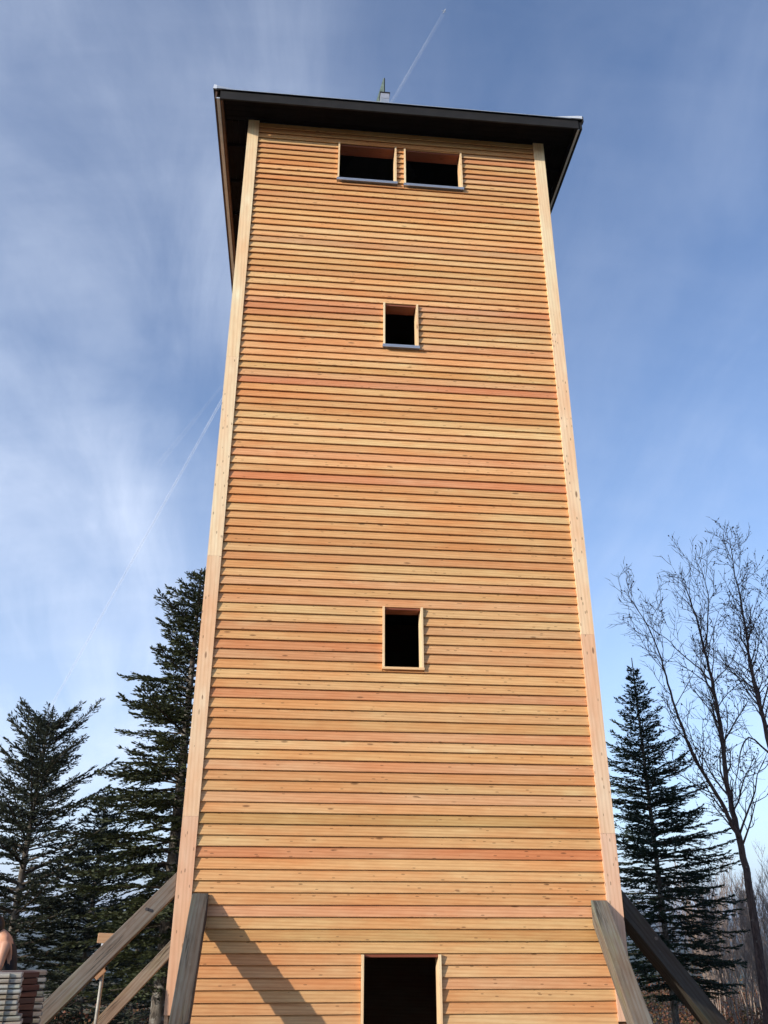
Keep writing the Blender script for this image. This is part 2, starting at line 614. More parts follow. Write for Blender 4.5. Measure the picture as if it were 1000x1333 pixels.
# row i hangs between z = front[i-1] (top) and front[i] (bottom edge)
PAL = {'Y': (.76, .53, .27), 'T': (.70, .45, .215), 'O': (.66, .385, .18), 'P': (.67, .38, .215), 'R': (.61, .285, .15), 'B': (.55, .35, .14)}
rnd = random.Random(7)
CB = .1985                # corner board width
YC = -.024                # front of the corner boards
OPEN = [(2.284, 3.256, -1.5, .487), (2.529, 3.108, 4.022, 4.920), (2.528, 3.118, 9.439, 10.32), (1.683, 2.765, 13.05, 13.957), (2.906, 3.994, 13.032, 13.94)]


def siding_piece(x0, x1, zb, zt, color, parent, name='siding_board'):
    # profile in (y, z): bottom edge proud, top edge tucked behind the board above
    yb, yt, th = -.008 + rnd.uniform(-.0025, .0025), .027, .0145
    dz = zt - zb
    over = .022
    sl = (yt - yb) / dz
    prof = [(yb + .003, 0), (yb, .004), (yt + sl * over, dz + over), (yt + sl * over + th, dz + over), (yb + th, 0)]
    ln = x1 - x0
    nseg = 2 if ln > 2 else 1
    a = [rnd.uniform(-.0022, .0022) for _ in range(nseg + 1)]
    vs_, fs = [], []
    m = len(prof)
    for s in range(nseg + 1):
        for (y, zz) in prof:
            vs_.append((ln * s / nseg, y, zz + a[s]))
    for s in range(nseg):
        for j in range(m):
            j2 = (j + 1) % m
            fs.append((s * m + j, s * m + j2, (s + 1) * m + j2, (s + 1) * m + j))
    fs.append(tuple(range(m)))
    fs.append(tuple(reversed(range(nseg * m, nseg * m + m))))
    fs = [tuple(reversed(q)) for q in fs]
    return meshobj(name, vs_, fs, M_SIDING, parent, Matrix.Translation((x0, 0, zb)), color=color)


for i, zb in enumerate(front):
    zt = front[i - 1] if i else zb + k
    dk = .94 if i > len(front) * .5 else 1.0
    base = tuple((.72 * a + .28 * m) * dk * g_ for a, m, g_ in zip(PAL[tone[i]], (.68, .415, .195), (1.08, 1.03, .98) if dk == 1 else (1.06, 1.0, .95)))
    j = rnd.uniform(-.05, .05)
    col = tuple(max(.02, q * (1 + j + rnd.uniform(-.03, .03))) for q in base)
    spans = [(CB + .001, TW - CB - .001)]
    extra = []
    for (a, b_, c_, d_) in OPEN:
        # a row is cut by an opening when the opening covers most of it
        lo, hi = max(zb, c_), min(zt, d_)
        if hi - lo > .012:
            ns = []
            for (s, e) in spans:
                if b_ <= s or a >= e: ns.append((s, e)); continue
                if a - s > .02: ns.append((s, a - .003))
                if e - b_ > .02: ns.append((b_ + .003, e))
            spans = ns
            if c_ - zb > .03: extra.append((a - .002, b_ + .002, zb, c_ - .002, 0))
            if zt - d_ > .03: extra.append((a - .002, b_ + .002, d_ + .002, zt, 1))
    for si, (s, e) in enumerate(spans):
        cc = col
        if si:
            bb = PAL[rnd.choice('YTOOPT')]
            cc = tuple(.5 * u + .5 * v for u, v in zip(col, bb))
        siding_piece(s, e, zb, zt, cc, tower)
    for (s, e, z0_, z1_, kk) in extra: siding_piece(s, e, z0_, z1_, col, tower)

# corner boards on the front, each made of several lengths
ZB = -.14
for x0, x1, joints in ((0, CB, (9.05, 5.6, 2.05)), (TW - CB, TW, (9.9, 4.6, 1.9))):
    zs = [ZTOP - .002, *joints, at(213, 1322, YC).z if x0 == 0 else at(806, 1330, YC).z]
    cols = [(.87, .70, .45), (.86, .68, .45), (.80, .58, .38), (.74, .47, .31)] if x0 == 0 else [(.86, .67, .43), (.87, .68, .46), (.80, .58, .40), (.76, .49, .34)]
    for q in range(len(zs) - 1):
        xc = (x0 + x1) / 2
        plank('corner_board', (xc, YC + .0225, zs[q + 1]), (xc, YC + .0225, zs[q] - .002), .045, CB, M_TRIM, tower, up=Vector((1, 0, 0)), color=cols[q])
# the core wall behind the boards, thick, with openings, and the other three walls
ch = (.30, .17, .09)


def core(a, b_, nm='wall_panel'):
    return box(nm, a, b_, M_INNER, tower, color=ch)


CY0, CY1 = .052, .22
cuts = sorted(OPEN, key=lambda o: o[2])
core((.055, CY0, ZB - 1.4), (2.284, CY1, .487))
core((3.256, CY0, ZB - 1.4), (TW - .055, CY1, .487))
core((.055, CY0, .487), (TW - .055, CY1, 4.022))
for (a, b_, c_, d_), nz in ((OPEN[1], 9.439), (OPEN[2], 13.032)):
    core((.055, CY0, c_), (a, CY1, d_))
    core((b_, CY0, c_), (TW - .055, CY1, d_))
    core((.055, CY0, d_), (TW - .055, CY1, nz))
core((.055, CY0, 13.032), (1.683, CY1, 13.957))
core((2.765, CY0, 13.032), (2.906, CY1, 13.957))
core((3.994, CY0, 13.032), (TW - .055, CY1, 13.957))
core((.055, CY0, 13.957), (TW - .055, CY1, 14.355))
core((.065, CY1, -1.55), (.20, TD - .2, 14.355))
core((TW - .20, CY1, -1.55), (TW - .065, TD - .2, 14.355))
core((.065, TD - .2, -1.55), (TW - .065, TD - .065, 14.355))
for zf in (.95, 3.75, 6.4, 9.1, 11.9):
    box('floor_deck', (.20, CY1, zf), (TW - .2, TD - .2, zf + .08), M_INNER, tower, color=(.12, .08, .05))
# lapped boards of the three other faces, too small or out of sight here: one mesh each
for nm_rot, org in ((R(-90), Vector((.012, TD, 0))), (R(90), Vector((TW - .012, 0, 0))), (R(180), Vector((TW, TD - .012, 0)))):
    vs_, fs = [], []
    zb = -1.4
    while zb < 14.25:
        o = len(vs_)
        zt = min(zb + .132, 14.34)
        prof = [(-.006, 0), (.024, zt - zb + .02), (.045, zt - zb + .02), (.015, 0)]
        for x in (CB * .2, TD - CB * .2):
            for (y, zz) in prof: vs_.append((x, y, zb + zz))
        for j in range(4):
            j2 = (j + 1) % 4
            fs.append((o + j, o + 4 + j, o + 4 + j2, o + j2))
        fs += [(o, o + 1, o + 2, o + 3), (o + 7, o + 6, o + 5, o + 4)]
        zb += .132
    Mx = Matrix.Translation(org) @ Matrix.Rotation(nm_rot, 4, 'Z')
    q = meshobj('side_siding', vs_, fs, M_SIDING, tower, Mx, color=PAL['O'])
    q['kind'] = 'stuff'
for (x, y) in ((0, TD), (TW, TD)):
    sx = -1 if x == 0 else 1
    plank('corner_board', (x - sx * .09, y + .03, -1.3), (x - sx * .09, y + .03, 14.36), .045, .2, M_TRIM, tower, up=Vector((1, 0, 0)), color=(.7, .45, .27))
for x, sx in ((0, -1), (TW, 1)):
    for yy in (.115, TD - .12):
        plank('corner_board', (x - sx * .026, yy, -1.3), (x - sx * .026, yy, 14.36), .18, .045, M_TRIM, tower, up=Vector((1, 0, 0)), color=(.7, .45, .27))

# window linings and sills
FY = -.036


def window(o, label, sill, nm='window'):
    a, b_, c_, d_ = o
    wdw = bpy.data.objects.new(nm, None)
    wdw.empty_display_size = .1
    wdw.location = ((a + b_) / 2, 0, c_)
    COL.objects.link(wdw)
    put(wdw, tower)
    if label: wdw['label'] = label
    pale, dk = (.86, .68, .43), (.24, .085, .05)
    t_ = .030
    back = .235
    top = d_ if nm == 'window' else d_
    plank('side_lining', (a + t_ / 2, (FY + back) / 2, c_ + (.02 if sill else 0)), (a + t_ / 2, (FY + back) / 2, top), back - FY, t_, M_TRIM, wdw, up=Vector((1, 0, 0)), color=pale)
    plank('side_lining', (b_ - t_ / 2, (FY + back) / 2, c_ + (.02 if sill else 0)), (b_ - t_ / 2, (FY + back) / 2, top), back - FY, t_, M_TRIM, wdw, up=Vector((1, 0, 0)), color=pale)
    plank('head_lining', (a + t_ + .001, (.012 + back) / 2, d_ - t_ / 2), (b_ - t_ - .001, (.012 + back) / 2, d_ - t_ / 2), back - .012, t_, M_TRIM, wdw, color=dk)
    if sill == 'metal':
        box('sill', (a - .012, FY - .022, c_ - .012), (b_ + .014, .24, c_ + .0195), M_SILLM, wdw, chamfer=.003)
        box('sill_drip', (a - .012, FY - .022, c_ - .036), (b_ + .014, FY - .018, c_ - .0125), M_SILLM, wdw)
    elif sill == 'wood':
        plank('sill', (a - .004, (FY - .006 + .24) / 2, c_ + .003), (b_ + .006, (FY - .006 + .24) / 2, c_ + .003), .24 - FY + .006, .033, M_TRIM, wdw, color=(.80, .58, .33))
    return wdw


window(OPEN[0], 'open doorway at the foot of the tower', None, 'doorway')
window(OPEN[1], 'lower single opening with a wooden sill', 'wood')
window(OPEN[2], 'upper single opening with a metal sill', 'metal')
window(OPEN[3], 'left opening of the pair under the roof', 'metal')
window(OPEN[4], 'right opening of the pair under the roof', 'metal')

# roof
roof = bpy.data.objects.new('roof', None)
roof.location = (2.8, 2.8, 14.2)
COL.objects.link(roof)
put(roof, tower)
OV = .58
x0, x1, y0, y1 = -OV, TW + OV, -OV, TD + OV
zb_, zt_ = 14.20, 14.40
FT = .03
box('fascia_board', (x0 + .10, y0, zb_), (x1 - .06, y0 + FT, zt_), M_FASCIA, roof)
box('fascia_board', (x0 + .06, y1 - FT, zb_), (x1 - .06, y1, zt_), M_FASCIA, roof)
M_GUT = plain('zinc_gutter', (.50, .56, .64), .45, 0, .12, 6)
M_BROWN = plain('brown_stained_board', (.085, .048, .032), .7, 0, .25, 6)
box('eave_board', (x0 + .010, y0 + .02, zb_ + .01), (x0 + .040, y1 - .03, zt_), M_BROWN, roof)
box('eave_board', (x0 + .107, y0 + .032, zb_ - .01), (x0 + .150, y1 - .03, zb_ + .10), M_BROWN, roof)
box('gutter_strip', (x0 + .041, y0 - .0, zb_ - .004), (x0 + .098, y1 - .03, zb_ + .02), M_GUT, roof)
box('eave_board', (x1 - .04, y0 + .02, zb_ + .01), (x1 + .010, y1 - .03, zt_), M_FASCIA, roof)
box('gutter_strip', (x1 - .075, y0 + .032, zb_ - .004), (x1 - .042, y1 - .03, zb_ + .02), M_WHITE, roof)
# soffit: boards running with the eaves, and rafter tails at the left
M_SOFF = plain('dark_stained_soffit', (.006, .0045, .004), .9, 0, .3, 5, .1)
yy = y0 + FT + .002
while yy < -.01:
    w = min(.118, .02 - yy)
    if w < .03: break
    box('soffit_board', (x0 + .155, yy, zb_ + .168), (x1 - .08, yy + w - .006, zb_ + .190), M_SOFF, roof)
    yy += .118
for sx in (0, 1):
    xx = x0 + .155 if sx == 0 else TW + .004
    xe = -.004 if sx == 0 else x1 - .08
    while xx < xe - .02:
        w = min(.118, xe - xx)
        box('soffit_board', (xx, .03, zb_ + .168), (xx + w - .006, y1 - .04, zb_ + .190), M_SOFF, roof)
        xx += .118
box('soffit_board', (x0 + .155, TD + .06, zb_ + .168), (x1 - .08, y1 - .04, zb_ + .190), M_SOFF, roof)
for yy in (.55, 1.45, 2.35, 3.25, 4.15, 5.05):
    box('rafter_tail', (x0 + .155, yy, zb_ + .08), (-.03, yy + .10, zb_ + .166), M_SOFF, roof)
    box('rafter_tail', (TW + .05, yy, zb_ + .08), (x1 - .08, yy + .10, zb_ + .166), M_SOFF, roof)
# hipped roof faces and raised hip caps
APZ = zt_ + .012 + 3.38 * 1.10
ax, ay = 2.8, 2.8
e = .03
pts = [(x0 - e, y0 - e, zt_ + .012), (x1 + e, y0 - e, zt_ + .012), (x1 + e, y1 + e, zt_ + .012), (x0 - e, y1 + e, zt_ + .012), (ax, ay, APZ)]
pts += [(p[0], p[1], p[2] - .011) for p in pts[:4]] + [(ax, ay, APZ - .03)]
fs = [(0, 1, 4), (1, 2, 4), (2, 3, 4), (3, 0, 4), (6, 5, 9), (7, 6, 9), (8, 7, 9), (5, 8, 9)]
for i in range(4):
    j = (i + 1) % 4
    fs.append((i, 5 + i, 5 + j, j))
meshobj('roof_covering', pts, fs, M_ROOF, roof)
box('drip_edge', (x0 + .2, y0 - .034, zt_ + .004), (x1 - .2, y0 - .0305, zt_ + .018), M_ZINC, roof)


def wedge(name, P, mat, parent):
    """solid between a list of front points and the same points pushed back"""
    n = len(P)
    vs_ = [Vector(p) for p in P] + [Vector(p) + Vector((0, .06, .03)) for p in P]
    fs = [tuple(range(n)), tuple(reversed(range(n, 2 * n)))]
    for i in range(n):
        j = (i + 1) % n
        fs.append((j, i, n + i, n + j))
    return meshobj(name, vs_, fs, mat, parent)


wedge('corner_flashing', [(x0 - .035, y0 - .036, zt_ + .0), (x0 + .032, y0 - .036, zt_ + .0), (x0 + .032, y0 - .036, zt_ + .085), (x0 - .02, y0 - .036, zt_ + .10)], M_WHITE, roof)
wedge('corner_flashing', [(x0 + .034, y0 - .034, zt_ + .014), (x0 + .36, y0 - .034, zt_ + .014), (x0 + .034, y0 - .034, zt_ + .085)], M_ZINC, roof)
wedge('corner_flashing', [(x1 - .50, y0 - .036, zt_ + .018), (x1 + .012, y0 - .036, zt_ + .018), (x1 + .012, y0 - .036, zt_ + .088), (x1 - .06, y0 - .036, zt_ + .084)], M_WHITE, roof)
box('corner_flashing', (x1 + .0135, y0 - .03, zt_ - .05), (x1 + .035, y0 + .05, zt_ + .080), M_FASCIA, roof)
# finial at the apex
fin_ = bpy.data.objects.new('roof_finial', None)
fin_.location = (2.8, 2.8, APZ)
COL.objects.link(fin_)
put(fin_, tower)
box('finial_box', (2.715, 2.70, APZ - .15), (2.915, 2.90, 18.56), M_ZINC, fin_)
box('finial_box', (2.710, 2.695, 18.561), (2.92, 2.905, 18.735), plain('pale_sheet', (.45, .46, .50), .4, .4, .1, 6), fin_)
box('finial_cap', (2.695, 2.68, 18.736), (2.935, 2.92, 18.762), M_FASCIA, fin_)
fv = [(2.47, 2.93, APZ - .15), (2.815, 2.93, APZ - .15), (2.815, 2.93, 19.55), (2.80, 2.93, 19.55), (2.47, 3.0, APZ - .15), (2.815, 3.0, APZ - .15), (2.815, 3.0, 19.55), (2.80, 3.0, 19.55)]
meshobj('finial_blade', fv, [(0, 1, 2, 3), (7, 6, 5, 4), (0, 4, 5, 1), (1, 5, 6, 2), (3, 2, 6, 7), (0, 3, 7, 4)], M_COPPER, fin_)
box('finial_rod', (2.816, 2.945, APZ), (2.838, 2.967, 19.57), M_FASCIA, fin_)

# ------------------------------------------------------------------ the timber braces
BR = random.Random(3)
GR1, GR2, GR3 = (.20, .185, .15), (.24, .205, .165), (.085, .078, .072)


def brace(name, top, dirh, slope, width, depth, col, label, length=3.4):
    """raking beam; top = middle of its upper end at the wall, dirh = horizontal way it runs out"""
    t_ = empty(name, (top[0] + dirh[0] * 2, top[1] + dirh[1] * 2, top[2] - 2 * slope), label, 'brace', 'raking timber braces that prop the tower')
    h = Vector((dirh[0], dirh[1], 0)).normalized()
    d = (h - Vector((0, 0, slope))).normalized()
    side = Vector((0, 0, 1)).cross(h)
    up = d.cross(side)
    if up.z < 0: up = -up
    p0 = Vector(top)
    # upper end cut plumb against the wall
    bm = bmesh.new()
    hw, hd = width / 2, depth / 2
    slices = 9
    ln = length
    prof = [(-hw, -hd), (hw, -hd), (hw, hd), (-hw, hd)]
    vv = []
    for s in range(slices + 1):
        row = []
        for (a, b2) in prof:
            p = p0 + side * a + up * b2 + d * (ln * s / slices)
            if s == 0:
                k_ = -(p - p0).dot(h) / d.dot(h)
                p = p + d * k_
            p += Vector((BR.uniform(-1, 1), BR.uniform(-1, 1), BR.uniform(-1, 1))) * (.0022 if s else 0)
            row.append(bm.verts.new(p))
        vv.append(row)
    for s in range(slices):
        for j in range(4):
            j2 = (j + 1) % 4
            bm.faces.new((vv[s][j], vv[s][j2], vv[s + 1][j2], vv[s + 1][j]))
    bm.faces.new(vv[0])
    bm.faces.new(vv[-1])
    bmesh.ops.recalc_face_normals(bm, faces=bm.faces)
    es = [e for e in bm.edges if len(e.link_faces) == 2 and e.calc_face_angle() > .6]
    bmesh.ops.bevel(bm, geom=es, offset=.008, segments=2, affect='EDGES', profile=.5)
    Mi = frame(p0, p0 + d, up)
    inv = Mi.inverted()
    for v in bm.verts: v.co = inv @ v.co
    me = bpy.data.meshes.new('beam')
    bm.to_mesh(me)
    bm.free()
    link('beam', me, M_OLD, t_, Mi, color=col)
    # the foot on a concrete block, below the picture
    f = p0 + d * (ln - .08)
    box('foot_block', (f.x - .25, f.y - .25, f.z - .35), (f.x + .25, f.y + .25, f.z - .10), M_CONC, t_, chamfer=.01)
    return t_


M_CONC = plain('concrete', (.34, .33, .31), .9, 0, .15, 9, bump=.003)
M_BOLT = plain('dark_bolt', (.08, .07, .07), .5, .7, .1, 20)
b1 = brace('timber_brace', (.302, -.008, 1.02), (0.0, -1), 1.0, .20, .20, GR3 if False else (.115, .115, .106), 'grey-green weathered brace on the left end of the front face, casting the long slanting shadow', 2.9)
b2 = brace('timber_brace', (5.30, -.008, .96), (-.035, -1), 1.0, .215, .20, (.20, .19, .165), 'grey-brown weathered brace on the right end of the front face', 2.9)
b3 = brace('timber_brace', (-.012, .17, 1.27), (-1, 0.0), 1.02, .19, .19, (.205, .192, .175), 'long grey brace running out to the left from the front left corner above the post', 2.8)
b4 = brace('timber_brace', (-.012, 5.25, 1.06), (-1, 0.0), 1.07, .19, .19, (.25, .22, .185), 'paler brown brace from the rear left corner, seen under the longer left one', 2.8)
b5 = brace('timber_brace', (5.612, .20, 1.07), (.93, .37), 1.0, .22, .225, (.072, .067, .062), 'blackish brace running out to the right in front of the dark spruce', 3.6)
# bolts through the braces
for (bo, p) in ((b3, (-.33, .065, .98)), (b5, (6.05, .155, .66))):
    tb = Tubes()
    tb.add([Vector(p), Vector(p) + Vector((0, -.03, 0))], [.02, .02], 6)
    tb.build('bolt', M_BOLT, bo, False)


# ------------------------------------------------------------------ conifers
def conifer_meshes(seed, H, R0, crown0, nwh, per, prof, rise, droop, tipup, dens, mat, sprig=(.13, .04), trunk_r=.17, ragged=.25, gap=.0, twigf=.33, ctop=.0):
    rr = random.Random(seed)
    rn = np.random.default_rng(seed)
    tr, br = Tubes(), Tubes()
    nt_ = 12
    bend = [rr.uniform(-.05, .05) for _ in range(2)]

    def axis(z):
        u = z / H
        return Vector((bend[0] * math.sin(u * 3) * H * .06, bend[1] * math.sin(u * 4) * H * .06, z))
    tr.add([axis((H - (.75 if ctop > .6 else 0) * ctop) * i / nt_) for i in range(nt_ + 1)], [trunk_r * (1 - i / nt_) ** .8 + .012 for i in range(nt_ + 1)], 10)
    P, D, SZ = [], [], []
    zc0 = H * crown0
    for w in range(nwh):
        u = w / (nwh - 1)
        z = zc0 + (H - ctop - zc0) * (u ** .93) - .02
        n = per + rr.choice((-1, 0, 1))
        a0 = rr.uniform(0, 6.28)
        for kbr in range(n):
            if rr.random() < gap: continue
            az = a0 + 2 * math.pi * kbr / n + rr.uniform(-.35, .35)
            ln = R0 * prof(u) * (1 + rr.uniform(-ragged, ragged))
            if rr.random() < .06: ln *= 1.3
            if ln < .12: ln = .12
            el = rise(u) + rr.uniform(-.12, .12)
            seg = 8
            pts = [axis(z + rr.uniform(-.08, .08))]
            dh = Vector((math.cos(az), math.sin(az), 0))
            curl = rr.uniform(-.1, .1)
            for s in range(seg):
                q = (s + 1) / seg
                e_ = el - droop * q * (1 if ln > .8 else .4) + tipup * max(0, q - .55) * 2.2
                az2 = az + curl * q
                dh = Vector((math.cos(az2), math.sin(az2), 0))
                pts.append(pts[-1] + (dh * math.cos(e_) + Vector((0, 0, math.sin(e_)))) * (ln / seg))
            rb = .006 + .012 * ln
            br.add(pts, [rb * (1 - .8 * i / seg) for i in range(seg + 1)], 4, False)
            # secondary twigs
            start = .16 if ln > 1.2 else .05
            step = .115 / dens
            m = max(3, int(ln * (1 - start) / step))
            for j in range(m):
                q = start + (1 - start) * (j + rr.random() * .8) / m
                i0 = min(seg - 1, int(q * seg))
                f = q * seg - i0
                p = pts[i0].lerp(pts[i0 + 1], f)
                d = (pts[i0 + 1] - pts[i0]).normalized()
                sd_ = d.cross(Vector((0, 0, 1))).normalized()
                upn = sd_.cross(d)
                for sg in (-1, 1):
                    if rr.random() < .12: continue
                    tl = (twigf * ln * (1 - q) ** .75 + .10) * rr.uniform(.55, 1.2)
                    tl = min(tl, .85)
                    td = (d * .78 + sd_ * sg * rr.uniform(.55, .95) + upn * rr.uniform(-.28, .18)).normalized()
                    ns = max(3, int(tl / .032 * dens))
                    ss = (np.arange(ns) + rn.random(ns) * .6) / ns * tl
                    pos = np.array(p)[None] + np.array(td)[None] * ss[:, None]
                    pos[:, 2] -= .10 * ss ** 2 / max(tl, .1)
                    side = np.array(td.cross(upn).normalized())
                    un = np.array(upn)
                    alt = np.where(rn.random(ns) < .5, -1, 1)[:, None]
                    dirs = np.array(td)[None] * (.75 + .4 * rn.random((ns, 1))) + side[None] * alt * (.25 + .65 * rn.random((ns, 1))) + un[None] * (rn.random((ns, 1)) - .40) * .55
                    P.append(pos)
                    D.append(dirs)
                    SZ.append(np.full(ns, 1.0))
            # leader of the branch
            pos = np.array([pts[-1] - (pts[-1] - pts[-2]) * a for a in (0, .3, .6, .9, 1.2)])
            P.append(pos)
            D.append(np.repeat(np.array(pts[-1] - pts[-2])[None] / (ln / seg), 5, 0) + rn.normal(0, .25, (5, 3)))
            SZ.append(np.full(5, 1.0))
    P = np.concatenate(P)
    D = np.concatenate(D)
    D /= np.linalg.norm(D, axis=1, keepdims=True)
    n = len(P)
    A = rn.normal(0, 1, (n, 3))
    Sd = np.cross(D, A)
    Sd /= np.linalg.norm(Sd, axis=1, keepdims=True) + 1e-9
    ln = (sprig[0] * (.6 + .8 * rn.random(n)))[:, None]
    wd = (sprig[1] * (.6 + .8 * rn.random(n)))[:, None]
    V = np.stack([P, P + D * ln * .5 + Sd * wd * .5, P + D * ln, P + D * ln * .5 - Sd * wd * .5], 1)
    me = quads_mesh('foliage', V, mat)
    return tr, br, me


def tube_mesh(name, tb, mat):
    me = bpy.data.meshes.new(name)
    me.from_pydata([tuple(v) for v in tb.v], [], tb.f)
    for p in me.polygons: p.use_smooth = True
    me.materials.append(mat)
    me.update()
    return me


def conifer(meshes, name, label, x, y, z, s=1.0, rot=0., sz=None, group=None, cat='tree', barkmat=None):
    t_ = empty(name, (x, y, z), label, cat, group)
    Mx = Matrix.Translation((x, y, z)) @ Matrix.Rotation(rot, 4, 'Z') @ Matrix.Diagonal((s, s, sz or s, 1))
    for nm, me in zip(('trunk', 'branches', 'foliage'), meshes):
        link(nm, me, None, t_, Mx)
    return t_


def pack(m, barkm=None):
    return (tube_mesh('trunk', m[0], barkm or M_BARK_FIR), tube_mesh('branches', m[1], M_BARK_TWIG), m[2])


# big old silver fir behind the left edge of the tower: blunt top, heavy ragged sprays
gz = ground_z
A = at(263, 735, 10)
H1 = A.z - gz(A.x, A.y)
old_fir = pack(conifer_meshes(11, H1, 2.05, .12, 40, 6, lambda u: (1 - u) ** .60 * (.55 + .45 * min(1, u * 4)) * 1.0 + .16 * (1 - u ** 6) + .04, lambda u: -.02 + .55 * u ** 1.5, .28, .30, 1.45, M_NEEDLE, (.115, .034), .17, .34, .03, ctop=.24))
conifer(old_fir, 'fir_tree', 'biggest dark fir with a blunt top, half hidden behind the left edge of the tower', A.x, A.y, gz(A.x, A.y) - .1, 1.0, .6)
B = at(68, 906, 12)
H2 = B.z - gz(B.x, B.y)
open_fir = pack(conifer_meshes(23, H2, 2.6, .22, 25, 6, lambda u: (.95 - .60 * u) * (.7 + .3 * min(1, u * 3)), lambda u: .10 + .62 * u, .05, .22, 1.3, M_NEEDLE3, (.11, .033), .11, .30, .05, twigf=.26, ctop=.75))
conifer(open_fir, 'fir_tree', 'thin grey-green fir with a flat fanned crown, leftmost in the photo', B.x, B.y, gz(B.x, B.y) - .1, 1.0, 2.0)
C = at(141, 1026, 14)
H3 = C.z - gz(C.x, C.y)
cone_fir = pack(conifer_meshes(31, H3, 2.15, .06, 26, 6, lambda u: (1 - u) ** .8 * .95 + .06, lambda u: .05 + .55 * u, .15, .28, 1.25, M_NEEDLE3, (.11, .034), .10, .25, .03, ctop=.12))
conifer(cone_fir, 'fir_tree', 'smaller pointed fir standing between the flat-topped fir and the biggest fir', C.x, C.y, gz(C.x, C.y) - .1, 1.0, .4)
D_ = at(822, 852, 12)
H4 = D_.z - gz(D_.x, D_.y)
spruce = pack(conifer_meshes(47, H4, 2.2, .10, 46, 6, lambda u: (1 - u) ** .82 * (.65 + .35 * min(1, u * 3.2)) + .02, lambda u: -.02 + .62 * u, .22, .34, 1.35, M_NEEDLE2, (.095, .030), .08, .38, .05, ctop=.42))
conifer(spruce, 'spruce_tree', 'slim dark pointed spruce right of the tower', D_.x, D_.y, gz(D_.x, D_.y) - .1, 1.0, 1.2)
# the firs that close the gaps lower down on the left
for i, (px, py, Y, me, lab) in enumerate((
        (-25, 1130, 15, cone_fir, 'fir at the very left edge behind the pile of slats'),
        (186, 1165, 20, cone_fir, 'low fir whose tip shows between the pointed fir and the biggest fir'),
        (110, 1150, 23, old_fir, 'low distant fir behind the short post'),
        (230, 1130, 24, old_fir, 'low distant fir close behind the left corner of the tower'),
        (10, 1160, 26, old_fir, 'low distant fir behind the person'))):
    p = at(px, py, Y)
    h0 = H3 if me is cone_fir else H1
    zz = gz(p.x, p.y) - .1
    s = (p.z - zz) / h0
    conifer(me, 'fir_tree', lab, p.x, p.y, zz, max(s, .3) * 1.15, 1.1 * i + .3, s)


